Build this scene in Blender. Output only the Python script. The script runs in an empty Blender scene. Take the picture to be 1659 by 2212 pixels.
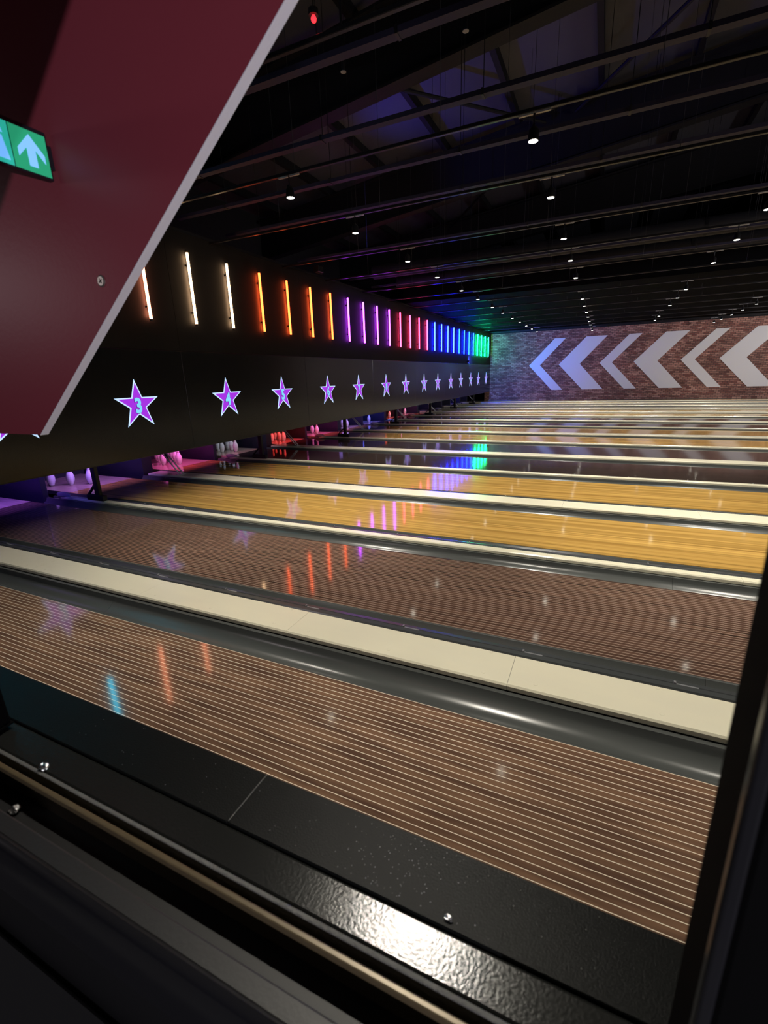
import bpy, bmesh, math, random
from mathutils import Matrix, Vector

random.seed(4)
scene = bpy.context.scene
COL = scene.collection

# ------------------------------------------------------------------ camera
H = 1.5237
yaw, pit, rol, FPX = -0.4419, -0.2869, -0.0336, 985.59
fw = Vector((math.sin(yaw)*math.cos(pit), math.cos(yaw)*math.cos(pit), math.sin(pit)))
r0 = Vector((math.cos(yaw), -math.sin(yaw), 0)); u0 = r0.cross(fw)
rt = r0*math.cos(rol) + u0*math.sin(rol)
up = -r0*math.sin(rol) + u0*math.cos(rol)
cd = bpy.data.cameras.new('camera'); cam = bpy.data.objects.new('camera', cd); COL.objects.link(cam)
cam.matrix_world = Matrix(((rt.x, up.x, -fw.x, 0), (rt.y, up.y, -fw.y, 0), (rt.z, up.z, -fw.z, H), (0, 0, 0, 1)))
cd.sensor_fit = 'HORIZONTAL'; cd.sensor_width = 36; cd.lens = FPX*36/1659
cd.clip_start = 0.02; cd.clip_end = 100
cd.dof.use_dof = True; cd.dof.focus_distance = 6.0; cd.dof.aperture_fstop = 8.0
scene.camera = cam

# ------------------------------------------------------------------ world and exposure
w = bpy.data.worlds.new('dark_hall'); scene.world = w; w.use_nodes = True
w.node_tree.nodes['Background'].inputs[0].default_value = (0.5, 0.55, 0.8, 1)
w.node_tree.nodes['Background'].inputs[1].default_value = 0.0
vs = scene.view_settings
vs.view_transform = 'Standard'; vs.look = 'None'; vs.gamma = 1; vs.use_curve_mapping = False
vs.exposure = 0.0
scene.cycles.max_bounces = 6; scene.cycles.glossy_bounces = 4; scene.cycles.diffuse_bounces = 4
scene.cycles.sample_clamp_indirect = 4; scene.cycles.caustics_reflective = False
scene.cycles.use_denoising = True

SPOT_W, SPOT_ANGLE = 370.0, 82.0          # ceiling spots over the lanes
SPOT_COL = (1.0, 0.93, 0.80)
DECK_W = 13.0                             # coloured lights over the pin decks


def lamp(kind, name, loc, target, power, col, size=0.05, angle=60, blend=0.5, parent=None, size_y=None):
    d = bpy.data.lights.new(name, kind); d.energy = power; d.color = col
    if kind == 'SPOT':
        d.spot_size = math.radians(angle); d.spot_blend = blend; d.shadow_soft_size = size
    elif kind == 'AREA':
        d.size = size
        if size_y: d.shape = 'RECTANGLE'; d.size_y = size_y
    else:
        d.shadow_soft_size = size
    o = bpy.data.objects.new(name, d); COL.objects.link(o); o.location = loc
    if target is not None:
        o.rotation_euler = (Vector(target)-Vector(loc)).to_track_quat('-Z', 'Y').to_euler()
    if parent:
        o.parent = parent; o.location = Vector(loc)-parent.location
    return o


# unseen lamps added behind the camera to light the red board
VL = Vector((1.25, -0.95, 1.15))
lamp('SPOT', 'viewing_side_lamp', VL, (-0.9, 0.6, 1.8), 105, (0.95, 0.90, 1.0), size=0.005, angle=62, blend=0.4)

lamp('POINT', 'viewing_side_glow', (-4.0, -1.0, 2.25), None, 24, (1.0, 0.87, 0.9), size=0.16)  # fill added for the board's shaded band and soft highlight
# fill lamps added out of view to the right, washing the brick wall
for yy in (4.5, 10.5, 16.5, 22.5):
    lamp('SPOT', 'seating_light', (10.6, yy, 3.45), (2.0, yy+6, 0.8), 1000, (1.0, 0.95, 0.95), size=0.25, angle=90, blend=0.8)

# ------------------------------------------------------------------ materials
MATS = {}


def mat(name, col, rough=0.5, metal=0.0, spec=0.5, emit=None, es=1.0, noise=None, bump=None, coat=0.0):
    """noise=(scale xyz, colour2, amount) mottles the colour; bump=(scale, strength)."""
    if name in MATS: return MATS[name]
    m = bpy.data.materials.new(name); m.use_nodes = True; MATS[name] = m
    nt = m.node_tree; b = nt.nodes['Principled BSDF']
    b.inputs['Base Color'].default_value = (*col, 1); b.inputs['Roughness'].default_value = rough
    b.inputs['Metallic'].default_value = metal; b.inputs['Specular IOR Level'].default_value = spec
    b.inputs['Coat Weight'].default_value = coat; b.inputs['Coat Roughness'].default_value = 0.05
    if emit:
        b.inputs['Emission Color'].default_value = (*emit, 1); b.inputs['Emission Strength'].default_value = es
    if noise or bump:
        tc = nt.nodes.new('ShaderNodeTexCoord')
    if noise:
        mp = nt.nodes.new('ShaderNodeMapping'); mp.inputs['Scale'].default_value = noise[0]
        n = nt.nodes.new('ShaderNodeTexNoise'); n.inputs['Scale'].default_value = 1; n.inputs['Detail'].default_value = 5
        mx = nt.nodes.new('ShaderNodeMix'); mx.data_type = 'RGBA'
        rp = nt.nodes.new('ShaderNodeMapRange'); rp.inputs[1].default_value = 0.35; rp.inputs[2].default_value = 0.65
        rp.inputs[4].default_value = noise[2]
        nt.links.new(tc.outputs['Object'], mp.inputs[0]); nt.links.new(mp.outputs[0], n.inputs['Vector'])
        nt.links.new(n.outputs[0], rp.inputs[0]); nt.links.new(rp.outputs[0], mx.inputs[0])
        mx.inputs[6].default_value = (*col, 1); mx.inputs[7].default_value = (*noise[1], 1)
        nt.links.new(mx.outputs[2], b.inputs['Base Color'])
    if bump:
        n2 = nt.nodes.new('ShaderNodeTexNoise'); n2.inputs['Scale'].default_value = bump[0]; n2.inputs['Detail'].default_value = 3
        bp = nt.nodes.new('ShaderNodeBump'); bp.inputs['Strength'].default_value = bump[1]; bp.inputs['Distance'].default_value = 0.01
        nt.links.new(tc.outputs['Object'], n2.inputs['Vector']); nt.links.new(n2.outputs[0], bp.inputs['Height'])
        nt.links.new(bp.outputs[0], b.inputs['Normal'])
    return m


def lane_material(name, wood, wood2, line, pitch, frac, streak, rough):
    """Boards running along x: thin printed lines every `pitch`, grain stretched along x."""
    m = bpy.data.materials.new(name); m.use_nodes = True; MATS[name] = m
    nt = m.node_tree; L = nt.links; b = nt.nodes['Principled BSDF']; N = nt.nodes.new
    b.inputs['Roughness'].default_value = rough; b.inputs['Specular IOR Level'].default_value = 0.5
    tc = N('ShaderNodeTexCoord')
    mp = N('ShaderNodeMapping'); mp.inputs['Scale'].default_value = streak
    n = N('ShaderNodeTexNoise'); n.inputs['Scale'].default_value = 1; n.inputs['Detail'].default_value = 6
    n.inputs['Distortion'].default_value = 0.6
    L.new(tc.outputs['Object'], mp.inputs[0]); L.new(mp.outputs[0], n.inputs['Vector'])
    rp = N('ShaderNodeMapRange'); rp.inputs[1].default_value = 0.36; rp.inputs[2].default_value = 0.66
    L.new(n.outputs[0], rp.inputs[0])
    mx = N('ShaderNodeMix'); mx.data_type = 'RGBA'
    mx.inputs[6].default_value = (*wood, 1); mx.inputs[7].default_value = (*wood2, 1)
    L.new(rp.outputs[0], mx.inputs[0])
    out = mx.outputs[2]
    sx = N('ShaderNodeSeparateXYZ'); L.new(tc.outputs['Object'], sx.inputs[0])
    dv = N('ShaderNodeMath'); dv.operation = 'DIVIDE'; dv.inputs[1].default_value = pitch; L.new(sx.outputs[1], dv.inputs[0])
    # every board a slightly different tone
    fl = N('ShaderNodeMath'); fl.operation = 'FLOOR'; L.new(dv.outputs[0], fl.inputs[0])
    wn = N('ShaderNodeTexWhiteNoise'); wn.noise_dimensions = '1D'; L.new(fl.outputs[0], wn.inputs['W'])
    tr = N('ShaderNodeMapRange'); tr.inputs[3].default_value = 0.72; tr.inputs[4].default_value = 1.12
    L.new(wn.outputs['Value'], tr.inputs[0])
    ml = N('ShaderNodeMix'); ml.data_type = 'RGBA'; ml.blend_type = 'MULTIPLY'; ml.inputs[0].default_value = 1
    L.new(out, ml.inputs[6]); L.new(tr.outputs[0], ml.inputs[7]); out = ml.outputs[2]
    if line:
        fr = N('ShaderNodeMath'); fr.operation = 'FRACT'; L.new(dv.outputs[0], fr.inputs[0])
        lt = N('ShaderNodeMath'); lt.operation = 'LESS_THAN'; lt.inputs[1].default_value = frac; L.new(fr.outputs[0], lt.inputs[0])
        m2 = N('ShaderNodeMix'); m2.data_type = 'RGBA'; m2.inputs[7].default_value = (*line, 1)
        L.new(lt.outputs[0], m2.inputs[0]); L.new(out, m2.inputs[6]); out = m2.outputs[2]
    L.new(out, b.inputs['Base Color'])
    return m


LW = 1.06                      # lane width
BROWN, BROWN2, CREAM = (0.115, 0.064, 0.044), (0.235, 0.134, 0.082), (0.98, 0.86, 0.68)
M_brown = lane_material('lane_dark_striped', (0.080, 0.044, 0.033), (0.136, 0.077, 0.054), (0.47, 0.35, 0.28), LW/39, 0.13, (1.5, 30, 1), 0.075)
M_yellow = lane_material('lane_maple', (0.37, 0.212, 0.052), (0.56, 0.345, 0.096), None, 0.0275, 0.1, (0.35, 18, 1), 0.075)
M_dark = lane_material('lane_dark_plain', (0.030, 0.020, 0.018), (0.050, 0.034, 0.029), (0.085, 0.062, 0.052), LW/39, 0.13, (1.5, 30, 1), 0.075)
M_board = mat('lane_board_walnut', BROWN, 0.085, noise=((2.2, 22, 1), BROWN2, 1.0))
M_line = mat('lane_pale_line', CREAM, 0.1)
M_deck = mat('pin_deck', (0.55, 0.42, 0.34), 0.12, noise=((2, 40, 1), (0.42, 0.30, 0.24), 0.8))
M_gutter = mat('gutter_grey_plastic', (0.065, 0.070, 0.068), 0.25, noise=((0.6, 9, 3), (0.09, 0.096, 0.093), 0.8))
M_cap = mat('cap_cream', (0.80, 0.755, 0.585), 0.22, noise=((3, 9, 3), (0.76, 0.72, 0.57), 0.5))
M_capedge = mat('cap_edge', (0.30, 0.29, 0.20), 0.35)
M_rail = mat('bumper_rail_black', (0.055, 0.06, 0.062), 0.25)
M_black = mat('black_matt', (0.006, 0.006, 0.007), 0.5)
M_mask = mat('masking_black_gloss', (0.009, 0.0098, 0.0115), 0.2, noise=((1.1, 0.6, 1.2), (0.013, 0.0132, 0.015), 0.7))
M_neonboard = mat('neon_board_black', (0.017, 0.0165, 0.0175), 0.7, noise=((0.7, 0.7, 0.7), (0.013, 0.0128, 0.0135), 0.7), spec=0.05)
M_steel = mat('dark_steel', (0.010, 0.010, 0.013), 0.6, spec=0.2)
M_roof = mat('roof_sheet', (0.060, 0.062, 0.085), 0.7, noise=((0.5, 0.5, 0.5), (0.045, 0.046, 0.06), 0.8))
M_duct = mat('duct_dark', (0.022, 0.022, 0.027), 0.6, spec=0.2)
M_soffit = mat('soffit_black', (0.003, 0.003, 0.004), 0.9, spec=0.05)
M_strut = mat('strut_galvanised', (0.028, 0.026, 0.052), 0.6, spec=0.2)
M_track = mat('track_black', (0.012, 0.012, 0.014), 0.28, spec=0.35)
M_pale = mat('adapter_pale', (0.42, 0.41, 0.42), 0.45)
M_lens = mat('lamp_lens', (0.9, 0.9, 0.85), 0.3, emit=(1.0, 0.95, 0.80), es=15.0)
M_wire = mat('wire', (0.09, 0.09, 0.10), 0.4, metal=0.6)
M_pin = mat('pin_white', (0.78, 0.77, 0.78), 0.25)
M_pinred = mat('pin_stripe', (0.05, 0.01, 0.02), 0.3)
M_kick = mat('kickback', (0.018, 0.018, 0.034), 0.4)
M_curtain = mat('pit_curtain', (0.02, 0.02, 0.03), 0.7)
M_rod = mat('guide_rod', (0.42, 0.44, 0.47), 0.3, metal=0.4)
M_starp = mat('star_purple', (0.1, 0.02, 0.2), 0.3, emit=(0.36, 0.028, 0.74), es=1.0)
M_starb = mat('star_border', (0.3, 0.4, 0.5), 0.3, emit=(0.50, 0.70, 1.0), es=1.15)
M_starn = mat('star_numeral', (0.2, 0.4, 0.5), 0.3, emit=(0.19, 0.66, 0.92), es=1.0)
M_dark_num = mat('numeral_shadow', (0.02, 0.0, 0.05), 0.5, emit=(0.10, 0.012, 0.22), es=1.0)
M_chev = mat('chevron_white', (0.68, 0.67, 0.68), 0.5)
M_red = mat('panel_red', (0.265, 0.044, 0.064), 0.40, noise=((2, 2, 2), (0.25, 0.041, 0.060), 0.6), bump=(90, 0.02), spec=0.10)
M_edge = mat('panel_edge_white', (0.86, 0.86, 0.95), 0.5, bump=(120, 0.1))
M_zinc = mat('screw_zinc', (0.55, 0.52, 0.47), 0.38, metal=0.9)
M_hole = mat('screw_recess', (0.03, 0.03, 0.03), 0.6)
M_ledge = mat('ledge_black', (0.0045, 0.005, 0.005), 0.40, bump=(420, 0.12), spec=0.1)
M_ledge2 = mat('ledge_satin', (0.012, 0.0125, 0.012), 0.19, bump=(260, 0.055), spec=0.45)
M_ledgegrey = mat('ledge_worn_edge', (0.10, 0.10, 0.095), 0.45, bump=(300, 0.3))
M_brass = mat('brass_strip', (0.12, 0.092, 0.052), 0.34, metal=0.3)
M_panel = mat('ledge_panel', (0.012, 0.012, 0.014), 0.45, bump=(200, 0.04))
M_nose = mat('nose_gloss', (0.012, 0.012, 0.014), 0.2)
M_shelf = mat('shelf_grey', (0.045, 0.046, 0.048), 0.6)
M_post = mat('post_black', (0.001, 0.001, 0.0012), 0.8, spec=0.05)
M_foil = mat('foil', (0.75, 0.75, 0.76), 0.25, metal=1.0, bump=(90, 0.6))
M_floor = mat('floor_dark', (0.02, 0.02, 0.022), 0.8)
M_wall = mat('wall_black', (0.008, 0.008, 0.010), 0.8)
M_led = mat('red_led', (0.3, 0, 0), 0.3, emit=(1.0, 0.02, 0.03), es=3.0)
M_grey = mat('grey_cast', (0.20, 0.20, 0.21), 0.5)
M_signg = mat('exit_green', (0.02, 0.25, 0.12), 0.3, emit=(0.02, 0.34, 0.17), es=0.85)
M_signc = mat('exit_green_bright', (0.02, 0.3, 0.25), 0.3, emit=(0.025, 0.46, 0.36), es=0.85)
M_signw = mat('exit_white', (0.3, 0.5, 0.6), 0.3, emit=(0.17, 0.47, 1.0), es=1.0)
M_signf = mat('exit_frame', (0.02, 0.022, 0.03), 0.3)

NEON = {
    'cyan': ((0.0, 0.42, 0.62), 22.0), 'peach': ((1.0, 0.30, 0.15), 11.0), 'warm white': ((1.0, 0.62, 0.32), 7.5), 'orange': ((1.0, 0.10, 0.020), 9.0),
    'violet': ((0.50, 0.038, 1.0), 17.0), 'pink red': ((1.0, 0.035, 0.13), 14.0), 'deep blue': ((0.0045, 0.011, 1.0), 80.0),
    'bright blue': ((0.002, 0.014, 1.0), 70.0), 'green': ((0.002, 1.0, 0.27), 90.0)}
M_neon = {k: mat('neon_'+k.replace(' ', '_'), tuple(0.3*c for c in v[0]), 0.4, emit=v[0], es=v[1]) for k, v in NEON.items()}


def brick_material():
    m = bpy.data.materials.new('brick'); m.use_nodes = True
    nt = m.node_tree; N = nt.nodes.new; L = nt.links; b = nt.nodes['Principled BSDF']
    b.inputs['Roughness'].default_value = 0.75
    tc = N('ShaderNodeTexCoord'); sp = N('ShaderNodeSeparateXYZ'); cb = N('ShaderNodeCombineXYZ')
    L.new(tc.outputs['Object'], sp.inputs[0]); L.new(sp.outputs[0], cb.inputs[0]); L.new(sp.outputs[2], cb.inputs[1])
    bt = N('ShaderNodeTexBrick'); bt.inputs['Scale'].default_value = 1
    bt.inputs['Brick Width'].default_value = 0.195; bt.inputs['Row Height'].default_value = 0.08
    bt.inputs['Mortar Size'].default_value = 0.009; bt.inputs['Bias'].default_value = -0.1
    bt.inputs['Color1'].default_value = (0.18, 0.060, 0.045, 1); bt.inputs['Color2'].default_value = (0.47, 0.25, 0.19, 1)
    bt.inputs['Mortar'].default_value = (0.055, 0.035, 0.032, 1)
    L.new(cb.outputs[0], bt.inputs['Vector'])
    n = N('ShaderNodeTexNoise'); n.inputs['Scale'].default_value = 1.3; n.inputs['Detail'].default_value = 4
    L.new(tc.outputs['Object'], n.inputs['Vector'])
    rp = N('ShaderNodeMapRange'); rp.inputs[1].default_value = 0.3; rp.inputs[2].default_value = 0.7
    rp.inputs[3].default_value = 0.65; rp.inputs[4].default_value = 1.25; L.new(n.outputs[0], rp.inputs[0])
    mx = N('ShaderNodeMix'); mx.data_type = 'RGBA'; mx.blend_type = 'MULTIPLY'; mx.inputs[0].default_value = 1
    L.new(bt.outputs[0], mx.inputs[6]); L.new(rp.outputs[0], mx.inputs[7]); L.new(mx.outputs[2], b.inputs['Base Color'])
    bp = N('ShaderNodeBump'); bp.inputs['Strength'].default_value = 0.6; bp.inputs['Distance'].default_value = 0.01; bp.invert = True
    L.new(bt.outputs['Fac'], bp.inputs['Height']); L.new(bp.outputs[0], b.inputs['Normal'])
    return m


# ------------------------------------------------------------------ mesh helpers
def box(bm, x0, x1, y0, y1, z0, z1):
    v = [bm.verts.new(p) for p in ((x0, y0, z0), (x1, y0, z0), (x1, y1, z0), (x0, y1, z0), (x0, y0, z1), (x1, y0, z1), (x1, y1, z1), (x0, y1, z1))]
    for f in ((0, 3, 2, 1), (4, 5, 6, 7), (0, 1, 5, 4), (1, 2, 6, 5), (2, 3, 7, 6), (3, 0, 4, 7)):
        bm.faces.new([v[i] for i in f])


def bar(bm, a, b, w_, h_=None, seg=0):
    """Straight bar from a to b: square section w_ x h_, or round with `seg` sides."""
    a, b = Vector(a), Vector(b); d = (b-a).normalized(); h_ = h_ or w_
    s = Vector((0, 0, 1)) if abs(d.z) < 0.9 else Vector((1, 0, 0))
    p = d.cross(s).normalized(); q = p.cross(d)
    if seg: pts = [(math.cos(2*math.pi*k/seg)*w_/2, math.sin(2*math.pi*k/seg)*w_/2) for k in range(seg)]
    else: pts = [(-w_/2, -h_/2), (w_/2, -h_/2), (w_/2, h_/2), (-w_/2, h_/2)]
    A = [bm.verts.new(a+p*x+q*y) for x, y in pts]; B = [bm.verts.new(b+p*x+q*y) for x, y in pts]
    n = len(pts)
    for i in range(n): bm.faces.new((A[i], A[(i+1) % n], B[(i+1) % n], B[i]))
    bm.faces.new(A[::-1]); bm.faces.new(B)


def sweep(bm, prof, x0, x1, closed=True):
    """Profile of (y, z) points swept along x."""
    A = [bm.verts.new((x0, y, z)) for y, z in prof]; B = [bm.verts.new((x1, y, z)) for y, z in prof]
    n = len(prof)
    for i in range(n if closed else n-1):
        bm.faces.new((A[i], A[(i+1) % n], B[(i+1) % n], B[i]))
    if closed: bm.faces.new(A[::-1]); bm.faces.new(B)


def lathe(bm, prof, c=(0, 0, 0), seg=20):
    rings = []
    for r, z in prof:
        rings.append([bm.verts.new((c[0]+r*math.cos(2*math.pi*k/seg), c[1]+r*math.sin(2*math.pi*k/seg), c[2]+z)) for k in range(seg)])
    for a, b in zip(rings, rings[1:]):
        for k in range(seg): bm.faces.new((a[k], a[(k+1) % seg], b[(k+1) % seg], b[k]))
    bm.faces.new(rings[0][::-1]); bm.faces.new(rings[-1])


def poly(bm, pts, off):
    """Flat polygon given in 3D, thickened by vector off."""
    off = Vector(off); A = [bm.verts.new(p) for p in pts]; B = [bm.verts.new(Vector(p)+off) for p in pts]
    n = len(pts); fa = bm.faces.new(A); fb = bm.faces.new(B[::-1]); bm.normal_update()
    for i in range(n): bm.faces.new((A[i], B[i], B[(i+1) % n], A[(i+1) % n]))
    return fa


def obj(name, bm, m, parent=None, bevel=0, smooth=False, seg=2):
    bmesh.ops.recalc_face_normals(bm, faces=bm.faces)
    if bevel:
        bmesh.ops.bevel(bm, geom=[e for e in bm.edges if len(e.link_faces) == 2 and e.calc_face_angle(0) > 0.5], offset=bevel, segments=seg, affect='EDGES', profile=0.5)
    me = bpy.data.meshes.new(name); bm.to_mesh(me); bm.free()
    if smooth:
        me.shade_smooth()
        for e in me.edges: pass
    for mm in (m if isinstance(m, (list, tuple)) else [m]): me.materials.append(mm)
    o = bpy.data.objects.new(name, me); COL.objects.link(o)
    if parent:
        o.parent = parent; o.location = -parent.location if parent.parent is None else Vector((0, 0, 0))
        if parent.parent is not None and parent.type == 'MESH': o.location = (0, 0, 0)
    return o


def smooth_by_angle(o, ang=0.6):
    me = o.data; me.shade_smooth()
    bm = bmesh.new(); bm.from_mesh(me)
    for e in bm.edges:
        if len(e.link_faces) == 2 and e.calc_face_angle(0) > ang: e.smooth = False
    bm.to_mesh(me); bm.free(); return o


def B(): return bmesh.new()


def tag(o, label=None, cat=None, group=None, kind=None):
    if label: o['label'] = label
    if cat: o['category'] = cat
    if group: o['group'] = group
    if kind: o['kind'] = kind
    return o


def thing(name, label, cat, loc=(0, 0, 0), group=None):
    o = bpy.data.objects.new(name, None); COL.objects.link(o); o.location = loc; o.empty_display_size = 0.1
    return tag(o, label, cat, group)


def struct(name, bm, m, label=None, **k):
    return tag(obj(name, bm, m, **k), label, None, None, 'structure')


def bx(x0, x1, y0, y1, z0, z1):
    b = B(); box(b, x0, x1, y0, y1, z0, z1); return b


def copy_tree(o, parent=None):
    c = o.copy(); COL.objects.link(c)
    for k in ('label', 'group', 'category'):
        pass
    if parent: c.parent = parent
    for ch in list(o.children): copy_tree(ch, c)
    return c


# ------------------------------------------------------------------ lane layout
XM = -6.034                    # face of the masking unit
YW = 27.885                    # brick wall
XR = 9.0                       # lanes are built as far as this


def yfar(n): return 1.746 + ((n-1)//2)*3.4 + (1.8 if n % 2 == 0 else 0)
def ymid(n): return yfar(n) - LW/2


NUM = ['', 'one', 'two', 'three', 'four', 'five', 'six', 'seven', 'eight', 'nine', 'ten', 'eleven', 'twelve', 'thirteen', 'fourteen', 'fifteen', 'sixteen']
ORD = ['', 'first', 'second', 'third', 'fourth', 'fifth', 'sixth', 'seventh', 'eighth', 'ninth', 'tenth', 'eleventh', 'twelfth', 'thirteenth', 'fourteenth', 'fifteenth', 'sixteenth']
KIND = lambda n: 'brown' if ((n-1)//2) % 2 == 0 else 'yellow'

# ------------------------------------------------------------------ the setting
struct('floor', bx(-9.4, 12, -4, YW+0.2, -0.42, -0.30), M_floor, 'dark floor slab under the lanes')
wf = struct('wall_far', bx(XM-0.3, 12, YW, YW+0.2, -0.30, 3.662), brick_material(), 'red brick end wall with white arrows on it')
struct('trim_1', bx(XM-0.3, 12, YW-0.01, YW+0.2, 3.662, 7.9), M_wall, 'black band of wall above the brickwork')
struct('wall_left', bx(-9.5, -9.3, -4, YW+0.2, -0.3, 7), M_wall, 'black wall behind the pin machines')
struct('wall_right', bx(12, 12.2, -4, YW+0.2, -0.3, 8.8), M_wall, 'dark wall behind the players')
struct('wall_near', bx(-9.4, 12, -4.2, -4, -0.3, 8), M_wall, 'dark wall of the viewing side')

# pitched roof: sheet, rafters, purlins, braces
def zroof(x): return 6.75 + 0.11*(x+2.5)
bm = B(); poly(bm, [(-9.4, -4, zroof(-9.4)), (12, -4, zroof(12)), (12, YW, zroof(12)), (-9.4, YW, zroof(-9.4))], (0, 0, 0.1))
ceil = struct('ceiling', bm, M_roof, 'dark pitched roof sheeting over the lanes')
for y in (2.9, 7.45, 12.0, 16.5):
    bm = B()
    for (ya, yb, za, zb) in ((y-0.012, y+0.012, -1.12, -0.16), (y-0.13, y+0.13, -1.15, -1.115), (y-0.13, y+0.13, -0.2, -0.16)):
        p = [(-9.3, ya, zroof(-9.3)+za), (11.9, ya, zroof(11.9)+za), (11.9, ya, zroof(11.9)+zb), (-9.3, ya, zroof(-9.3)+zb)]
        poly(bm, p, (0, yb-ya, 0))
    obj('rafter', bm, M_steel, ceil)
for x in (-8.5, -6.9, -5.3, -3.75, -2.15, -0.55, 1.05, 2.65, 4.25, 5.85, 7.45):
    obj('purlin', bx(x-0.05, x+0.05, -3.9, YW-0.1, zroof(x)-0.17, zroof(x)-0.003), M_steel, ceil)
for (xa, ya, xb, yb) in ((-4.6, 7.6, -1.6, 11.9), (-1.0, 11.9, 2.6, 7.6), (2.6, 12.1, 6.0, 16.4), (-5.0, 16.4, -1.6, 12.1)):
    bm = B(); bar(bm, (xa, ya, zroof(xa)-0.32), (xb, yb, zroof(xb)-0.32), 0.07, seg=8); obj('brace', bm, M_steel, ceil)
bm = B(); box(bm, XM-0.1, 12, 15.0, YW-0.01, 3.80, 3.86); box(bm, XM-0.1, 12, 14.96, 15.0, 3.80, 4.6)
struct('ceiling', bm, M_soffit, 'flat black soffit above the far lanes')

# chevron arrows on the brick wall
ZB, ZT, ZM = 0.545, 3.245, 1.885
chev = [('thin', -3.87), ('thick', -2.30), ('thin', -0.27), ('thick', 1.33), ('thin', 3.39), ('thick', 4.985)]
names = ['narrow white chevron nearest the corner with the lane end', 'wide white chevron second from the lane end on the brick', 'narrow white chevron third along the brick wall',
         'wide white chevron fourth along the brick wall', 'narrow white chevron fifth along the brick wall', 'wide white chevron cut by the right edge of the view']
for (k, xt), lab in zip(chev, names):
    wd = 0.59 if k == 'thin' else 1.06
    lean = 1.28
    y = YW-0.022
    pts = [(xt, y, ZM), (xt+lean, y, ZT), (xt+lean+wd*0.96, y, ZT), (xt+wd, y, ZM), (xt+lean+wd*0.96, y, ZB), (xt+lean, y, ZB)]
    bm = B(); fa = poly(bm, pts, (0, 0.02, 0)); bmesh.ops.triangulate(bm, faces=[f for f in bm.faces if len(f.verts) > 4])
    tag(obj('chevron_panel', bm, M_chev), lab, 'wall arrow', 'white chevrons on the brick wall')

# ------------------------------------------------------------------ masking unit, neon board
mk = thing('masking_unit', 'long black glossy masking board hanging over the pins and carrying the stars', 'masking board', (XM, 14, 0.51))
nb = thing('neon_backboard', 'long black board above the masking carrying the upright light tubes', 'backboard', (XM-0.03, 14, 2.02))
e = 0.0012
for i in range(9):
    y0 = max(-0.3, 1.746+0.375+(i-1)*3.4); y1 = min(YW-0.03, 1.746+0.375+i*3.4)
    obj('panel', bx(XM-0.03, XM, y0+e, y1-e, 0.511, 2.015), M_mask, mk, bevel=0.003, seg=1)
    obj('panel', bx(XM-0.045, XM, y0+e/2, y1-e/2, 2.022, 3.74), M_neonboard, nb, bevel=0.003, seg=1)
obj('bottom_trim', bx(XM-0.035, XM-0.0005, -0.3, YW-0.03, 0.503, 0.511), mat('trim_bronze', (0.06, 0.05, 0.04), 0.35), mk)
obj('top_rail', bx(XM-0.06, XM-0.002, -0.3, YW-0.03, 3.74, 3.78), M_black, nb)

# stars
A5 = [(0.0, 1.613), (0.0845, 1.364), (0.352, 1.362), (0.133, 1.214), (0.215, 0.961), (0.0, 1.126), (-0.215, 0.961), (-0.133, 1.214), (-0.352, 1.362), (-0.0845, 1.364)]
ZC = 1.262


def star_pts(s, x):
    return [(x, y*s, ZC+(z-ZC)*s) for y, z in A5]


def inset_star(d):
    P = [Vector((y, z)) for y, z in A5]; n = len(P); out = []
    for i in range(n):
        a, b, c = P[i-1], P[i], P[(i+1) % n]
        d1 = (b-a).normalized(); d2 = (c-b).normalized()
        n1 = Vector((d1.y, -d1.x)); n2 = Vector((d2.y, -d2.x))   # points run clockwise: inward normal
        k = 1+n1.dot(n2)
        o = b + (n1+n2)*(d/max(k, 0.12)) if k > 0 else b
        out.append(o)
    return out


def fan_mesh(bm, P, x0, x1):
    c0 = bm.verts.new((x1, 0, ZC)); F = [bm.verts.new((x1, p[0], p[1])) for p in P]; Bk = [bm.verts.new((x0, p[0], p[1])) for p in P]
    n = len(P)
    for i in range(n):
        bm.faces.new((c0, F[i], F[(i+1) % n])); bm.faces.new((F[i], Bk[i], Bk[(i+1) % n], F[(i+1) % n]))


bm = B(); fan_mesh(bm, A5, 0.0, 0.006); star_border = obj('star_border', bm, M_starb)
bm = B(); fan_mesh(bm, [tuple(p) for p in inset_star(0.0165)], 0.0062, 0.0085); star_face = obj('star_face', bm, M_starp)
sb, sf = star_border.data, star_face.data
bpy.data.objects.remove(star_border); bpy.data.objects.remove(star_face)


def numeral(txt, m, parent, x, size, squeeze, off):
    c = bpy.data.curves.new('numeral', 'FONT'); c.body = txt; c.size = size; c.align_x = 'CENTER'; c.align_y = 'CENTER'
    c.extrude = 0.001; c.offset = off; c.resolution_u = 3
    t = bpy.data.objects.new('numeral_source', c); COL.objects.link(t)
    bpy.context.view_layer.update()
    me = bpy.data.meshes.new_from_object(t.evaluated_get(bpy.context.evaluated_depsgraph_get()))
    bpy.data.objects.remove(t)
    # text lies in its XY plane: x -> world y, y -> world z, facing +x
    xs = [v.co.x for v in me.vertices]; ys = [v.co.y for v in me.vertices]
    cx, cy = (max(xs)+min(xs))/2, (max(ys)+min(ys))/2
    for v in me.vertices: v.co = Vector((v.co.z+x, (v.co.x-cx)*squeeze, v.co.y-cy))
    me.materials.append(m)
    o = bpy.data.objects.new('numeral', me); COL.objects.link(o); o.parent = parent; return o


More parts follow.
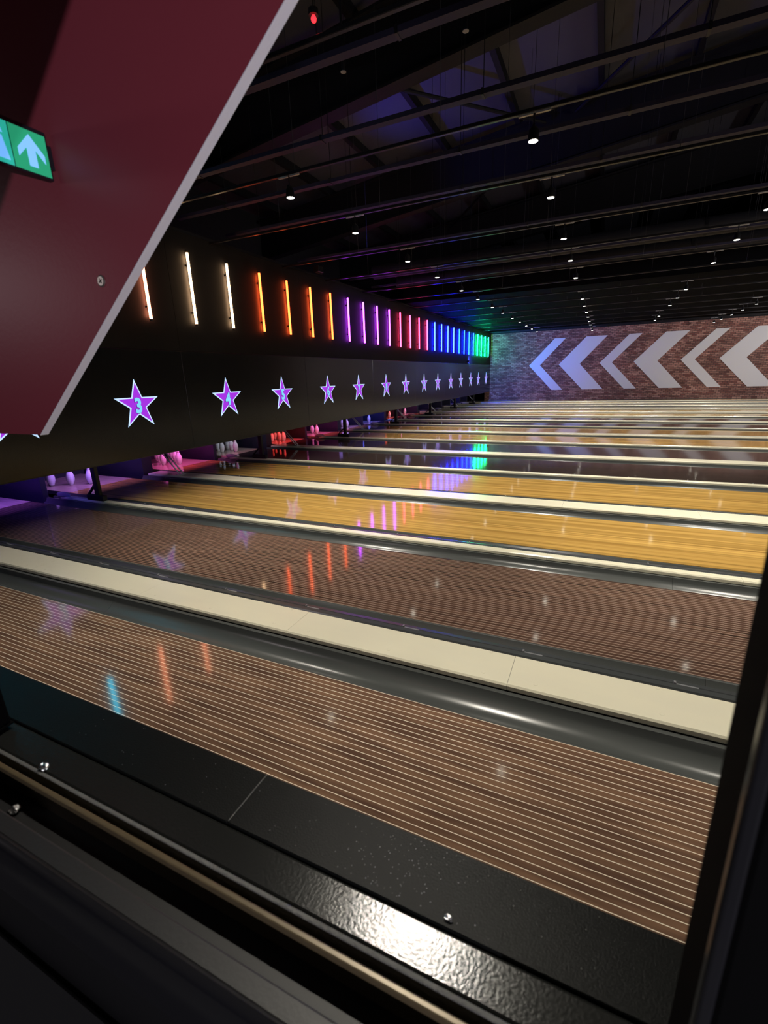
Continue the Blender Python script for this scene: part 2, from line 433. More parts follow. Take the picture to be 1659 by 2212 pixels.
for n in range(1, 17):
    t = thing('star_sign', 'glowing purple star with pale blue edge, number %s, over the %s lane' % (NUM[n], ORD[n]), 'star sign', (XM, ymid(n), 0), 'numbered stars along the masking board')
    for nm, me in (('star_border', sb), ('star_face', sf)):
        o = bpy.data.objects.new(nm, me); COL.objects.link(o); o.parent = t
    sq = 0.82 if n < 10 else 0.62
    o = numeral(str(n), M_dark_num, t, 0.0098, 0.285, sq, 0.015); o.name = 'numeral_shadow'; o.location = (0, -0.006, 1.245)
    o = numeral(str(n), M_starn, t, 0.0112, 0.285, sq, 0.011); o.location = (0, 0.0, 1.249)

# neon tubes
YN0, DN, XN = 5.866, 0.8414, -5.967
tube_me = {}
bm = B(); lathe(bm, [(0.004, 2.431), (0.020, 2.434), (0.021, 2.45), (0.021, 3.435), (0.020, 3.450), (0.004, 3.453)], seg=12)
tm = obj('glow_tube', bm, M_neon['cyan'], smooth=True); tube = tm.data; bpy.data.objects.remove(tm)
bm = B(); lathe(bm, [(0.024, 0), (0.024, 0.03)], seg=12); tm = obj('end_cap', bm, M_black); capm = tm.data; bpy.data.objects.remove(tm)
bm = B(); box(bm, -0.0675, -0.015, -0.012, 0.012, -0.012, 0.012); tm = obj('bracket', bm, M_black); brk = tm.data; bpy.data.objects.remove(tm)
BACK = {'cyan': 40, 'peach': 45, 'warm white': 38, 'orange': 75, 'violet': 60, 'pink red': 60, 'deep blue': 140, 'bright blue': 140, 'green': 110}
bm = B(); box(bm, -0.0255, -0.0215, -0.013, 0.013, 2.45, 3.435); tm = obj('channel', bm, M_black); chm = tm.data; bpy.data.objects.remove(tm)  # housing added to hide the glowing strip from the front
bm = B(); bm.faces.new([bm.verts.new(p) for p in ((-0.0262, -0.011, 2.455), (-0.0262, -0.011, 3.43), (-0.0262, 0.011, 3.43), (-0.0262, 0.011, 2.455))])  # glowing strip added behind each tube to throw a halo on the backboard
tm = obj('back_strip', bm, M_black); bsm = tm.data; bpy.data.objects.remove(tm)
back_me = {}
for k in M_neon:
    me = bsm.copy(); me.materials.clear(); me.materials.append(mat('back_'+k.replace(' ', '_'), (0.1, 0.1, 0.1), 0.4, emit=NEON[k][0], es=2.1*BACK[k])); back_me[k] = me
for k, m in M_neon.items():
    me = tube.copy(); me.materials.clear(); me.materials.append(m); tube_me[k] = me
seqs = ['cyan']*4+['peach']*2+['warm white']*2+['orange']*4+['violet']*4+['pink red']*4+['deep blue']*4+['bright blue']*4+['green']*4
place = ['first', 'second', 'third', 'fourth']
for j, k in enumerate(seqs):
    i = j-6
    t = thing('neon_tube', 'upright %s light tube, %s of its colour counted from the near end' % (k, place[seqs[:j].count(k)]), 'neon tube', (XN, YN0+DN*i, 0), 'upright coloured light tubes on the backboard')
    o = bpy.data.objects.new('glow_tube', tube_me[k]); COL.objects.link(o); o.parent = t
    for nm, me in (('channel', chm), ('back_strip', back_me[k])):
        o = bpy.data.objects.new(nm, me); COL.objects.link(o); o.parent = t
    for z in (2.403, 3.452):
        o = bpy.data.objects.new('end_cap', capm); COL.objects.link(o); o.parent = t; o.location.z = z
    for z in (2.6, 3.28):
        o = bpy.data.objects.new('bracket', brk); COL.objects.link(o); o.parent = t; o.location.z = z

# ------------------------------------------------------------------ lanes
for n in range(1, 17):
    y1 = yfar(n); y0 = y1-LW; k = KIND(n)
    t = thing('bowling_lane', '%s polished %s lane under star %s, %s lane from the viewer' % ('pale-striped' if n < 3 else 'dark' if k == 'brown' else 'plain', k, NUM[n], ORD[n]), 'bowling lane', (0, y0, 0), 'polished bowling lanes')
    if n == 1:
        obj('lane_base', bx(-7.2, XR, y0, y1, -0.06, -0.0006), M_line, t)
        proto = None
        nb_ = 39; pt = LW/nb_
        for q in range(nb_):
            if proto is None:
                proto = obj('board', bx(-7.2, XR, 0, pt*0.872, -0.03, 0), M_board, t)
                proto.location = (0, 0, 0)
            else:
                o = proto.copy(); COL.objects.link(o); o.parent = t; o.location = (random.uniform(-0.0, 0.0), q*pt, 0)
        # one wood mesh is shared; each board's own grain comes from world position
    else:
        o = obj('lane_bed', bx(-7.2, XR, 0, LW, -0.06, 0), M_yellow if k == 'yellow' else M_brown if n < 3 else M_dark, t); o.location = (0, 0, 0)
    o = obj('pin_deck', bx(-8.6, -7.203, 0, LW, -0.06, 0), M_deck, t); o.location = (0, 0, 0)

# world-position grain for the individual boards of lane 1
nt = M_board.node_tree
geo = nt.nodes.new('ShaderNodeNewGeometry')
for l in list(nt.links):
    if l.from_node.type == 'TEX_COORD' and l.to_node.type == 'MAPPING':
        nt.links.new(geo.outputs['Position'], l.to_node.inputs[0])

# gutters, bumper rails
G = [(0.0, -0.004), (0.013, -0.005), (0.022, -0.018), (0.045, -0.046), (0.08, -0.068), (0.115, -0.075), (0.15, -0.068), (0.185, -0.046), (0.205, -0.022), (0.212, 0.006), (0.236, 0.006)]
for n in range(1, 17):
    y1 = yfar(n); y0 = y1-LW
    for side in ((1,) if n == 1 else (-1, 1)):
        base = y1 if side > 0 else y0
        where = 'far' if side > 0 else 'near'
        prof = [(base+side*v, z) for v, z in G]
        prof = prof + [(base+side*0.236, -0.10), (base, -0.10)]
        t = thing('gutter', 'dark grey gutter along the %s side of the %s %s lane' % (where, ORD[n], KIND(n)), 'gutter', (0, base, 0), 'grey gutters beside the lanes')
        xs = [-7.2, -3.2, 0.61 if n % 2 == 0 else 2.9, 4.6, XR]
        for a, b in zip(xs, xs[1:]):
            bm = B(); sweep(bm, prof, a+0.001, b-0.001); smooth_by_angle(obj('channel', bm, M_gutter, t), 0.7)
        if side < 0:
            t = thing('bumper_rail', 'lowered black bumper rail at the near gutter of the %s %s lane' % (ORD[n], KIND(n)), 'bumper rail', (0, base-0.185, 0), 'lowered bumper rails')
            ya, yb = base-0.205, base-0.150
            bm = B(); sweep(bm, [(ya, -0.016), (ya, 0.020), (ya+0.006, 0.029), (ya+0.040, 0.029), (ya+0.046, 0.020), (ya+0.047, -0.004), (ya+0.060, -0.004), (ya+0.061, 0.012), (ya+0.066, 0.018), (ya+0.098, 0.014), (ya+0.105, 0.004), (ya+0.105, -0.02), (ya+0.045, -0.022)], -6.4, XR)
            smooth_by_angle(obj('rail', bm, M_rail, t), 0.5)
            x = -5.3
            while x < XR-0.3:
                bm = B(); box(bm, x-0.05, x+0.05, ya+0.046, ya+0.061, -0.006, 0.022); box(bm, x-0.056, x-0.046, ya+0.044, ya+0.060, 0.0, 0.034)
                obj('clip', bm, M_grey, t) if n < 9 else bm.free()
                x += 0.726

# division caps
for n in range(1, 16):
    wide = n % 2 == 1
    ya = yfar(n)+0.242; yb = yfar(n+1)-LW-0.232
    if not wide: ya += -0.006; yb += 0.006
    x0 = -7.1 if wide else -6.9
    t = thing('division_cap', '%s cream capping strip between the %s and the %s lane' % ('wide' if wide else 'narrow', ORD[n], ORD[n+1]), 'capping strip', (0, (ya+yb)/2, 0), '%s cream cappings between lanes' % ('wide' if wide else 'narrow'))
    seams = [-0.298+1.34*k for k in range(-5, 8)]
    xs = [x0]+[s for s in seams if s > x0+0.3 and s < XR-0.2]+[XR]
    for a, b in zip(xs, xs[1:]):
        bm = B()
        prof = [(ya, 0.010), (ya, 0.032), (ya+0.008, 0.041), (yb-0.006, 0.041), (yb, 0.034), (yb, 0.010)]
        sweep(bm, prof, a+0.0008, b-0.0008)
        smooth_by_angle(obj('cap_panel', bm, M_cap, t), 0.4)
        if wide and n < 5:
            for q, xx in enumerate((a+0.13, a+0.67, b-0.13)):
                for yy in (ya+0.055, yb-0.018):
                    bm = B(); lathe(bm, [(0.0105, 0.040), (0.0105, 0.0416), (0.008, 0.0422)], (xx, yy, 0), 14); obj('plug', bm, M_cap, t)
    obj('cap_core', bx(x0+0.02, XR, ya+0.012, yb-0.012, -0.14, 0.0395), M_black, t)
    if not wide:
        yc = (ya+yb)/2
        bm = B(); bmesh.ops.create_uvsphere(bm, u_segments=16, v_segments=10, radius=1)
        bmesh.ops.scale(bm, vec=(0.15, 0.05, 0.045), verts=bm.verts); bmesh.ops.translate(bm, vec=(x0+0.02, yc, 0.055), verts=bm.verts)
        smooth_by_angle(obj('rounded_end', bm, mat('nose_grey', (0.25, 0.25, 0.3), 0.25), t))

# posts that carry the masking unit, ball guide rods
for n in range(1, 16):
    yc = (yfar(n)+yfar(n+1)-LW)/2
    if n % 2 == 0:
        t = thing('support_post', 'black bracketed post under the masking board between the %s and %s lane' % (ORD[n], ORD[n+1]), 'post', (-6.15, yc, 0.041), 'black posts under the masking board')
        obj('upright', bx(-6.125, -6.035, yc-0.025, yc+0.025, 0.09, 0.502), M_black, t, bevel=0.006, seg=1)
        obj('base_block', bx(-6.30, -5.96, yc-0.034, yc+0.034, 0.0415, 0.115), M_black, t, bevel=0.008)
        bm = B(); bar(bm, (-6.29, yc, 0.11), (-6.11, yc, 0.27), 0.03, 0.02); obj('brace', bm, M_black, t)
    else:
        t = thing('ball_guide', 'pair of slanting grey rods on the wide capping between the %s and %s lane' % (ORD[n], ORD[n+1]), 'guide rods', (-6.5, yc, 0.041), 'slanting grey guide rods by the pins')
        for dy in (-0.045, 0.03):
            bm = B(); bar(bm, (-6.42, yc+dy, 0.05), (-7.0, yc+dy, 0.63), 0.022, seg=10); obj('rod', bm, M_rod, t, smooth=True)
        obj('foot_plate', bx(-6.48, -6.38, yc-0.075, yc+0.06, 0.0415, 0.052), M_rod, t)

# kickback walls between the pin decks, curtain behind each deck
for n in range(1, 17):
    yc = (yfar(n)+yfar(n+1)-LW)/2 if n < 16 else yfar(16)+0.3
    h = 0.10 if n % 2 == 1 else 0.04
    tag(obj('kickback', bx(-9.1, -7.32 if n % 2 == 0 else -7.25, yc-h, yc+h, -0.25, 1.3), M_kick, bevel=0.004, seg=1), 'dark side plate of the pin deck past the far edge of the %s lane' % ORD[n], 'side plate', 'side plates between the pin decks')
    tag(obj('pit_curtain', bx(-8.75, -8.72, yfar(n)-LW-0.14, yfar(n)+0.14, -0.1, 1.2), M_curtain), 'dark curtain behind the pins of the %s lane' % ORD[n], 'curtain', 'curtains behind the pin decks')

# pins
PIN = [(0.0258, 0), (0.029, 0.004), (0.036, 0.019), (0.0498, 0.057), (0.0585, 0.086), (0.0605, 0.115), (0.0585, 0.149), (0.0465, 0.184), (0.0312, 0.219), (0.0242, 0.239), (0.0228, 0.254), (0.0240, 0.277), (0.0290, 0.305), (0.0323, 0.343), (0.0300, 0.362), (0.0220, 0.376), (0.0100, 0.381)]
bm = B(); lathe(bm, PIN, seg=20); o = obj('body', bm, M_pin, smooth=True); pin_me = o.data; bpy.data.objects.remove(o)
bm = B(); lathe(bm, [(0.0262, 0.232), (0.0252, 0.243)], seg=20); o = obj('neck_stripe', bm, M_pinred, smooth=True); st_me = o.data; bpy.data.objects.remove(o)
bm = B(); lathe(bm, [(0.0265, 0.0005), (0.0305, 0.0045)], seg=20); o = obj('base_ring', bm, M_pinred, smooth=True); br_me = o.data; bpy.data.objects.remove(o)
DECK = {2: ((0.26, 0.10, 1.0), 2.0), 3: ((0.46, 0.22, 1.0), 1.5), 4: ((1.0, 0.12, 0.62), 1.5), 5: ((0.45, 0.52, 0.66), 0.5), 6: ((1.0, 0.045, 0.035), 1.5), 7: ((1.0, 0.14, 0.55), 1.5),
        8: ((0.40, 0.25, 1.0), 1.4), 9: ((0.10, 0.13, 1.0), 2.2), 10: ((1.0, 0.10, 0.05), 1.2), 11: ((1.0, 0.25, 0.65), 1.0), 12: ((0.2, 0.15, 0.8), 0.5), 13: ((0.3, 0.3, 0.4), 0.2), 14: ((0.3, 0.3, 0.4), 0.2), 15: ((0.10, 0.10, 1.0), 1.5), 16: ((0.2, 0.2, 0.6), 0.2)}
CN = {3: 'violet-lit', 4: 'pink-lit', 5: 'pale', 6: 'red-lit', 7: 'pink-lit', 8: 'violet-lit', 9: 'blue-lit', 10: 'red-lit', 11: 'pink-lit'}
spots10 = [(0, 0, 'head'), (1, -1, 'second row near'), (1, 1, 'second row far'), (2, -2, 'third row near'), (2, 0, 'third row middle'), (2, 2, 'third row far'), (3, -3, 'back row nearest'), (3, -1, 'back row second'), (3, 1, 'back row third'), (3, 3, 'back row farthest')]
use = {3: [0, 1, 3], 4: range(10), 5: [0, 1, 2, 4, 3, 5], 6: [0, 1, 2, 4, 5], 7: [0, 2], 8: [0, 2], 9: [0], 10: [0], 11: [0]}
for n, ids in use.items():
    for q in ids:
        r, c, lab = spots10[q]
        t = thing('bowling_pin', '%s white bowling pin, %s pin on the deck of the %s lane' % (CN[n], lab, ORD[n]), 'bowling pin', (-7.487-0.264*r, ymid(n)+c*0.1524, 0.0), 'standing pins on the decks')
        for nm, me in (('body', pin_me), ('neck_stripe', st_me), ('base_ring', br_me)):
            o = bpy.data.objects.new(nm, me); COL.objects.link(o); o.parent = t
for n, (c, k) in DECK.items():
    lamp('AREA', 'deck_light', (-7.02, ymid(n), 0.86), (-7.95, ymid(n), 0.49), DECK_W*k, c, size=0.7, size_y=0.08)

lamp('AREA', 'blue_deck_light', (-6.2, 3.45, 0.49), (-7.0, 3.8, 0.22), 1.6, (0.08, 0.08, 1.0), size=0.12)  # unseen blue lamp added to tint the end of the capping

# ------------------------------------------------------------------ tracks, spotlights
ZL = 3.47
rowA = [3.3, 4.91, 6.43, 8.36, 9.96, 11.82, 13.42, 15.2, 16.92, 18.74, 20.12, 21.9, 23.47, 25.2]
rowB = [1.8, 4.90, 6.40, 8.35, 9.99, 11.81, 15.22, 16.9, 18.68, 20.5, 22.28, 23.93, 25.77, 27.45]
rowC = [3.3, 4.9, 6.45, 8.35, 9.96, 11.75, 15.28, 16.79, 18.56, 22.04, 24.02]
rowD = [3.3, 6.45, 9.96, 13.4, 16.9, 20.37, 22.22, 23.76, 25.77, 27.06]
ty = [1.8, 3.3, 4.905, 6.42, 8.36, 9.97, 11.8, 13.42, 15.23, 16.87, 18.66, 20.33, 22.1, 23.8, 25.6, 27.2]
snap = lambda y: min(ty, key=lambda q: abs(q-y))
for i, y in enumerate(ty):
    t = thing('lighting_track', 'slim black lighting track running across the hall, %s from the viewer' % ORD[i+1], 'lighting track', (0, y, 3.70), 'black lighting tracks under the roof')
    obj('rail', bx(-6.0, XR, y-0.018, y+0.018, 3.683, 3.715), M_track, t, bevel=0.004, seg=1)
    ztop = (lambda x: zroof(x)-0.01) if y < 14.5 else (lambda x: 3.80)
    for x in (-4.6, -2.95, -1.3, 0.5, 2.3, 4.6):
        xx = x+0.35*math.sin(i*2.1)
        bm = B(); bar(bm, (xx, y, 3.715), (xx, y, ztop(xx)), 0.006, seg=5); obj('hanger_wire', bm, M_wire, t)
bm = B(); lathe(bm, [(0.042, 0.0), (0.046, 0.004), (0.046, 0.075), (0.030, 0.10), (0.012, 0.104)], seg=20); can = obj('can', bm, M_track, smooth=False); canm = smooth_by_angle(can).data; bpy.data.objects.remove(can)
bm = B(); lathe(bm, [(0.040, -0.002), (0.040, 0.002)], seg=20); o = obj('lens', bm, M_lens); lensm = o.data; bpy.data.objects.remove(o)
bm = B(); bar(bm, (0, 0, 0.10), (0, 0, 0.205), 0.014, seg=8); box(bm, -0.012, 0.012, -0.03, 0.03, 0.095, 0.115); o = obj('stem', bm, M_track); stemm = o.data; bpy.data.objects.remove(o)
bm = B(); box(bm, -0.135, -0.012, -0.012, 0.012, 0.198, 0.212); box(bm, 0.012, 0.135, -0.012, 0.012, 0.198, 0.212); o = obj('adapter', bm, M_pale); adm = o.data; bpy.data.objects.remove(o)
RN = {'A': 'row nearest the light tubes', 'B': 'second row from the light tubes', 'C': 'third row from the light tubes', 'D': 'row farthest to the right'}
for row, x, ys in (('A', -3.34, rowA), ('B', -0.75, rowB), ('C', 1.75, rowC), ('D', 4.42, rowD)):
    for i, y in enumerate(ys):
        if row == 'A': x = -3.34 + 0.004*(y-5)
        y = snap(y)
        t = thing('track_spotlight', 'round lit ceiling spotlight, %s in the %s' % (ORD[i+1], RN[row]), 'spotlight', (x, y, ZL), 'round spotlights hanging from the tracks')
        for nm, me in (('can', canm), ('lens', lensm), ('stem', stemm), ('adapter', adm)):
            o = bpy.data.objects.new(nm, me); COL.objects.link(o); o.parent = t
        s = lamp('SPOT', 'beam', (x, y, ZL-0.006), (x, y, 0), SPOT_W, SPOT_COL, size=0.04, angle=SPOT_ANGLE if y > 2 else 100.0, blend=0.5, parent=t) if y < 26.5 else None

# struts and ducts under the roof
for i, y in enumerate((4.02, 5.11, 6.11, 7.19, 9.35, 11.69, 13.0)):
    t = thing('service_strut', 'long pale steel strut crossing under the roof, %s from the viewer' % ORD[i+1], 'strut', (0, y, 4.0), 'steel struts under the roof')
    bm = B(); sweep(bm, [(y-0.042, 4.0), (y+0.042, 4.0), (y+0.042, 4.042), (y+0.036, 4.042), (y+0.036, 4.006), (y-0.036, 4.006), (y-0.036, 4.042), (y-0.042, 4.042)], -6.3, 11.8)
    obj('channel', bm, M_strut, t)
    for x in (-5.2, -3.4, -1.65, 0.1, 1.85, 3.6, 5.4):
        xx = x+0.4*math.sin(i*1.7)
        bm = B(); box(bm, xx-0.012, xx+0.012, y-0.047, y+0.047, 3.994, 4.05); bar(bm, (xx, y, 4.05), (xx, y, zroof(xx)), 0.008, seg=5)
        obj('hanger', bm, M_black, t)
for i, (y, r) in enumerate(((12.35, 0.17), (14.0, 0.17))):
    bm = B(); bar(bm, (-5.9, y, 4.25), (11.8, y, 4.25), 2*r, seg=20)
    t = thing('ventilation_duct', ('nearer' if i == 0 else 'farther')+' round dark duct crossing under the roof', 'duct', (0, y, 4.25))
    smooth_by_angle(obj('pipe', bm, M_duct, t))
    for x in (-4.4, -1.4, 1.6, 4.6):
        bm = B(); lathe(bm, [(r+0.006, -0.03), (r+0.006, 0.03)], seg=20)
        bmesh.ops.rotate(bm, verts=bm.verts, cent=(0, 0, 0), matrix=Matrix.Rotation(math.pi/2, 3, 'Y')); bmesh.ops.translate(bm, verts=bm.verts, vec=(x, y, 4.25))
        bar(bm, (x, y, 4.25+r), (x, y, zroof(x) if y < 14.9 else 4.6), 0.01, seg=5); obj('band', bm, M_steel, t)

# blue flood that lights the roof, red beacon, sprinkler heads
t = thing('flood_light', 'small black flood lamp on top of the light tube board aimed at the roof', 'flood lamp', (-5.95, 9.6, 3.78))
obj('housing', bx(-6.02, -5.88, 9.5, 9.7, 3.80, 3.92), M_black, t, bevel=0.01)
obj('yoke', bx(-5.97, -5.93, 9.47, 9.73, 3.78, 3.80), M_black, t)
lamp('SPOT', 'blue_beam', (-5.85, 9.6, 3.97), (-2.2, 10.2, 6.7), 420, (0.07, 0.08, 1.0), size=0.06, angle=75, blend=0.9, parent=t)
t = thing('alarm_beacon', 'tiny glowing red indicator under the roof near the red panel', 'indicator', (-2.034, 3.435, 3.9))
bm = B(); lathe(bm, [(0.004, 3.882), (0.016, 3.888), (0.020, 3.905), (0.012, 3.92)], (-2.034, 3.435, 0), 14); obj('lens', bm, M_led, t, smooth=True)
bm = B(); lathe(bm, [(0.035, 3.92), (0.035, 3.955), (0.02, 3.96)], (-2.034, 3.435, 0), 16); bar(bm, (-2.034, 3.435, 3.955), (-2.034, 3.435, zroof(-2.03)), 0.008, seg=5); obj('base', bm, M_black, t)
for i, (x, y) in enumerate(((-1.171, 4.187), (-2.211, 4.167))):
    t = thing('sprinkler_head', ('right' if i == 0 else 'left')+' one of two small grey sprinkler heads beside the nearest strut', 'sprinkler', (x, y, 4.0), 'sprinkler heads')
    bm = B(); lathe(bm, [(0.024, 3.985), (0.024, 3.989)], (x, y, 0), 14); obj('deflector', bm, M_grey, t)
    bm = B(); lathe(bm, [(0.008, 3.989), (0.014, 4.01), (0.014, 4.06)], (x, y, 0), 12); bar(bm, (x, y, 4.06), (x, y, zroof(x)), 0.02, seg=8); obj('pipe', bm, M_steel, t)

# ------------------------------------------------------------------ viewing side: ledge, posts, red panel
X0, X1 = -2.2, 0.9
lg = thing('viewing_ledge', 'stepped black ledge along the viewing opening in front of the first lane', 'ledge', (-0.5, 0.33, 0))
obj('seam_strip', bx(-0.4469, -0.4455, 0.367, 0.4565, 0.87, 0.8999), M_ledgegrey, lg)
for a, b in ((X0, -0.447), (-0.4454, X1)):
    obj('back_board', bx(a, b, 0.3642, 0.457, 0.86, 0.9), M_ledge, lg, bevel=0.0012, seg=1)
obj('front_board', bx(X0, X1, 0.312, 0.3635, 0.85, 0.8965), M_ledge2, lg, bevel=0.004)
obj('worn_edge', bx(X0, X1, 0.3055, 0.312, 0.85, 0.8975), M_ledgegrey, lg, bevel=0.002)
obj('brass_strip', bx(X0, X1, 0.2865, 0.2945, 0.85, 0.899), M_brass, lg, bevel=0.002)
obj('channel_floor', bx(X0, X1, 0.242, 0.3055, 0.82, 0.862), M_black, lg)
obj('top_panel', bx(X0, X1, 0.217, 0.242, 0.85, 0.898), M_panel, lg, bevel=0.003)
bm = B(); sweep(bm, [(0.217, 0.80), (0.217, 0.902), (0.213, 0.9055), (0.207, 0.904), (0.203, 0.898), (0.202, 0.80)], X0, X1)
smooth_by_angle(obj('nose_strip', bm, M_nose, lg), 0.9)
obj('front_face', bx(X0, X1, 0.206, 0.46, -0.3, 0.82), M_black, lg)
obj('back_core', bx(X0, X1, 0.3055, 0.452, 0.82, 0.85), M_black, lg)
tag(obj('shelf', bx(X0, X1, -0.25, 0.2, 0.63, 0.671), M_shelf, bevel=0.004), 'dark grey shelf below the ledge in the bottom corner', 'shelf')

t = thing('frame_post', 'black post at the right side of the viewing opening', 'post', (0.2, 0.26, 0.9))
o1 = obj('upright', bx(0.0925, 0.30, 0.235, 0.302, 0.903, 3.0), M_post, t, bevel=0.004)
o2 = obj('edge_bead', bx(0.0845, 0.0925, 0.231, 0.239, 0.903, 3.0), M_nose, t, bevel=0.002)
for o in (o1, o2):                       # the post leans a little
    for v in o.data.vertices: v.co.x -= 0.0083*(v.co.z-1.05)
t = thing('frame_post', 'black post at the left edge of the view standing on the ledge', 'post', (-1.1, 0.3, 0.9))
obj('upright', bx(-1.3, -0.978, 0.20, 0.354, 0.9085, 1.15), M_post, t, bevel=0.004)
obj('base_plate', bx(-1.3, -0.975, 0.20, 0.3565, 0.9056, 0.9085), M_post, t)

yp = 0.6
t = thing('decor_panel', 'red slanting board with white edge hanging at upper left', 'board', (-1.3, yp, 1.8))
def edge_x(z): return -1.1145 + (z-1.4267)/0.7531
ZTOP = 2.75
TH = 0.0165
pts = [(edge_x(1.4267), yp, 1.4267), (edge_x(ZTOP), yp, ZTOP), (-2.6, yp, ZTOP), (-2.6, yp, 1.4267)]
bm = B(); poly(bm, pts, (0, TH, 0)); obj('red_board', bm, M_red, t)
bm = B()
nx, nz = 0.6016, -0.7988
a = Vector(pts[0]); b = Vector(pts[1]); d = Vector((nx, 0, nz))*0.0012
poly(bm, [a, b, b+d, a+d], (0, TH, 0)); obj('edge_band', bm, M_edge, t)
sx, sz = -0.8205, 1.7027
bm = B(); lathe(bm, [(0.0100, 0), (0.0098, 0.0012), (0.0075, 0.0022)], seg=24)
bmesh.ops.rotate(bm, verts=bm.verts, cent=(0, 0, 0), matrix=Matrix.Rotation(math.pi/2, 3, 'X')); bmesh.ops.translate(bm, verts=bm.verts, vec=(sx, yp, sz))
sc = obj('screw', bm, M_zinc, t)
bm = B()
for ang in (0.5, 0.5+math.pi/2):
    c, s = math.cos(ang), math.sin(ang); q = 0.0011; r = 0.0046
    poly(bm, [(sx+c*r-s*q, yp-0.0023, sz+s*r+c*q), (sx-c*r-s*q, yp-0.0023, sz-s*r+c*q), (sx-c*r+s*q, yp-0.0023, sz-s*r-c*q), (sx+c*r+s*q, yp-0.0023, sz+s*r-c*q)], (0, 0.0003, 0))
o = obj('cross_recess', bm, M_hole); o.parent = sc; o.location = (0, 0, 0)

# unseen board added behind the camera to throw the shadow across the red board
f = 0.5
Pa, Pb = Vector((-0.765, yp, 2.082)), Vector((-1.0845, yp, 1.8377)); dl = (Pa-Pb)
P1, P2 = (Pa+dl*2).lerp(VL, f), (Pb-dl*2.5).lerp(VL, f)
bm = B(); poly(bm, [P1, P2, P2+Vector((-0.5, 0, 0.45)), P1+Vector((-0.5, 0, 0.45))], (0, -0.03, 0))
struct('trim_2', bm, M_wall, 'slanting bulkhead on the viewing side')

# exit sign reflection built as a lit sign (its faces look along the lanes)
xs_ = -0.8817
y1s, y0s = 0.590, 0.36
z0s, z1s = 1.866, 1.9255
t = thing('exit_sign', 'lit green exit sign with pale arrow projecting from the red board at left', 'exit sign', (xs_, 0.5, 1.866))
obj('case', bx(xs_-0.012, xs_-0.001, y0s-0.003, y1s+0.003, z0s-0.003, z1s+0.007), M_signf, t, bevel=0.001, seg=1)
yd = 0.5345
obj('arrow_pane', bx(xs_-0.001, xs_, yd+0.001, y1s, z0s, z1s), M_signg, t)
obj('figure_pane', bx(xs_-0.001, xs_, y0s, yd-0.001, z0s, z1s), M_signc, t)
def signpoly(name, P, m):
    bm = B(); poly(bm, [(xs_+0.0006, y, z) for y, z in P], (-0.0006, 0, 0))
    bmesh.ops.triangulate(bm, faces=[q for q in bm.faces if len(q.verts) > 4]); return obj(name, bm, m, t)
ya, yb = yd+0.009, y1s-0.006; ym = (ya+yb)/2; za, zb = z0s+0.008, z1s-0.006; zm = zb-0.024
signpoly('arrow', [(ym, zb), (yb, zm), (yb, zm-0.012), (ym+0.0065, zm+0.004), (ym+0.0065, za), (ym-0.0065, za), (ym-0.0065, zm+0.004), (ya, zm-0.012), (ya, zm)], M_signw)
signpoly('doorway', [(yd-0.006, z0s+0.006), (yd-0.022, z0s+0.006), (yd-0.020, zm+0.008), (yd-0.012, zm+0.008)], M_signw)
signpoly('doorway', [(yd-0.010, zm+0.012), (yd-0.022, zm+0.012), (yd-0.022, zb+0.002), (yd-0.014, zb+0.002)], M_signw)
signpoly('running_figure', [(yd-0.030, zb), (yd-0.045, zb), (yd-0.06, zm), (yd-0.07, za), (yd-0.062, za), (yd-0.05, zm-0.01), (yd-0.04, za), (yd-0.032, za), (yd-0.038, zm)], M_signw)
bm = B(); box(bm, xs_-0.010, xs_-0.003, y1s+0.003, yp, z0s+0.015, z1s-0.01); obj('wall_bracket', bm, M_signf, t)  # bracket added to carry the built reflection

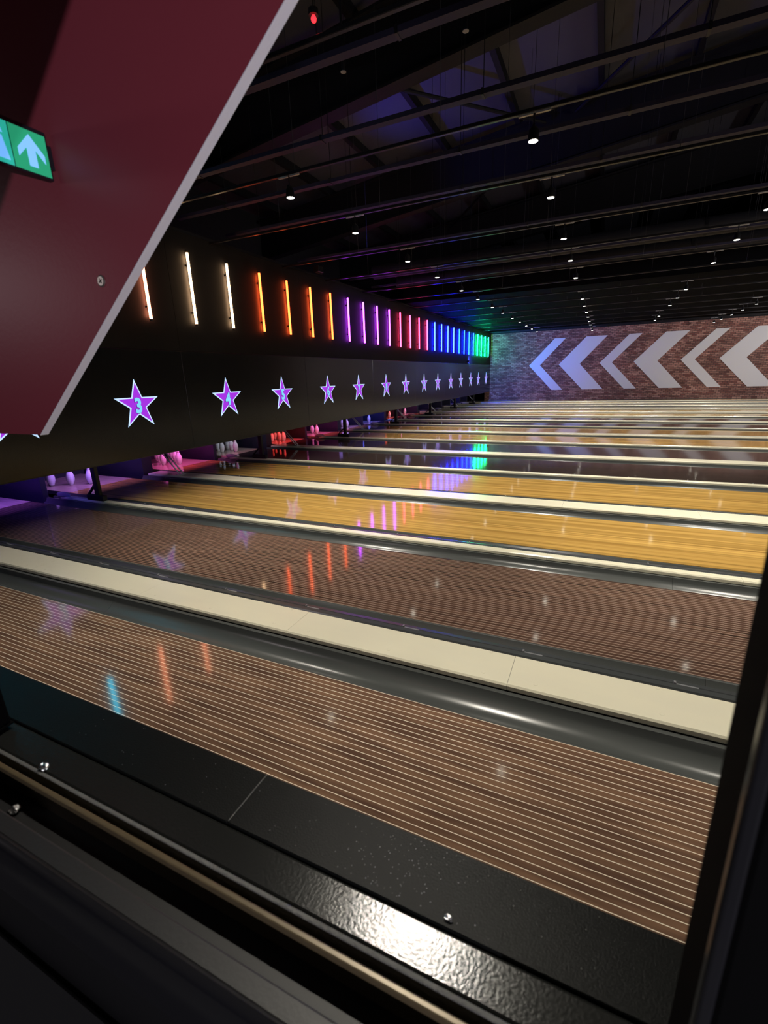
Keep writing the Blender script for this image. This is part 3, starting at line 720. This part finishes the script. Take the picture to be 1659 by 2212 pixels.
# scraps on the ledge
def scrap(x, y, z, r, lab, seed):
    rnd = random.Random(seed)
    bm = B(); bmesh.ops.create_icosphere(bm, subdivisions=2, radius=r)
    for v in bm.verts:
        v.co *= rnd.uniform(0.65, 1.15); v.co.z = v.co.z*0.55+r*0.5; v.co.x *= 1.3
    o = obj('foil_scrap', bm, M_foil); o.location = (x, y, z); tag(o, lab, 'scrap', 'foil scraps on the ledge')
scrap(-0.11, 0.374, 0.9, 0.0045, 'tiny crumpled foil bit at the step of the black ledge', 1)
scrap(-0.815, 0.318, 0.8965, 0.008, 'bluish crumpled foil scrap on the ledge at the far left', 2)
scrap(-0.81, 0.262, 0.862, 0.0085, 'crumpled foil scrap in the black channel at the left edge', 3)

# dust on the ledge
rnd = random.Random(9); bm = B()
for k in range(170):
    x = rnd.gauss(-0.19, 0.06); y = rnd.uniform(0.372, 0.452); r = rnd.uniform(0.0003, 0.0008)
    if k > 130: x = rnd.uniform(-0.9, 0.1)
    c = Vector((x, y, 0.9))
    v = [bm.verts.new(c+Vector((math.cos(a)*r, math.sin(a)*r, 0))) for a in (0, 2.1, 4.2)]; tp = bm.verts.new(c+Vector((0, 0, r)))
    for a in range(3): bm.faces.new((v[a], v[(a+1) % 3], tp))
tag(obj('dust_specks', bm, mat('dust', (0.5, 0.5, 0.48), 0.4)), 'fine pale dust specks scattered on the black ledge', 'dust', None, 'stuff')

# blue effect lamp low on the light tube board, near the brick wall
t = thing('effect_lamp', 'small glowing blue lamp on the board near the brick corner', 'effect lamp', (-5.98, 22.55, 2.13))
bm = B(); lathe(bm, [(0.045, -0.06), (0.05, 0.0), (0.05, 0.012), (0.041, 0.012)], seg=16)
mt = Matrix.Translation((-5.945, 22.55, 2.13)) @ (Vector((1.45, 5.3, 0.7)).to_track_quat('Z', 'Y').to_matrix().to_4x4())
bmesh.ops.transform(bm, matrix=mt, verts=bm.verts); obj('can', bm, M_black, t)
bm = B(); lathe(bm, [(0.038, 0.008), (0.038, 0.014)], seg=16); bmesh.ops.transform(bm, matrix=mt, verts=bm.verts)
obj('lens', bm, mat('blue_lens', (0.0, 0.05, 0.2), 0.3, emit=(0.01, 0.10, 1.0), es=4.0), t)
obj('bracket', bx(-6.0345, -5.94, 22.53, 22.57, 2.08, 2.11), M_black, t)
lamp('SPOT', 'blue_beam', (-5.93, 22.62, 2.145), (-4.5, YW, 2.9), 1500, (0.06, 0.08, 1.0), size=0.03, angle=105, blend=0.9, parent=t)
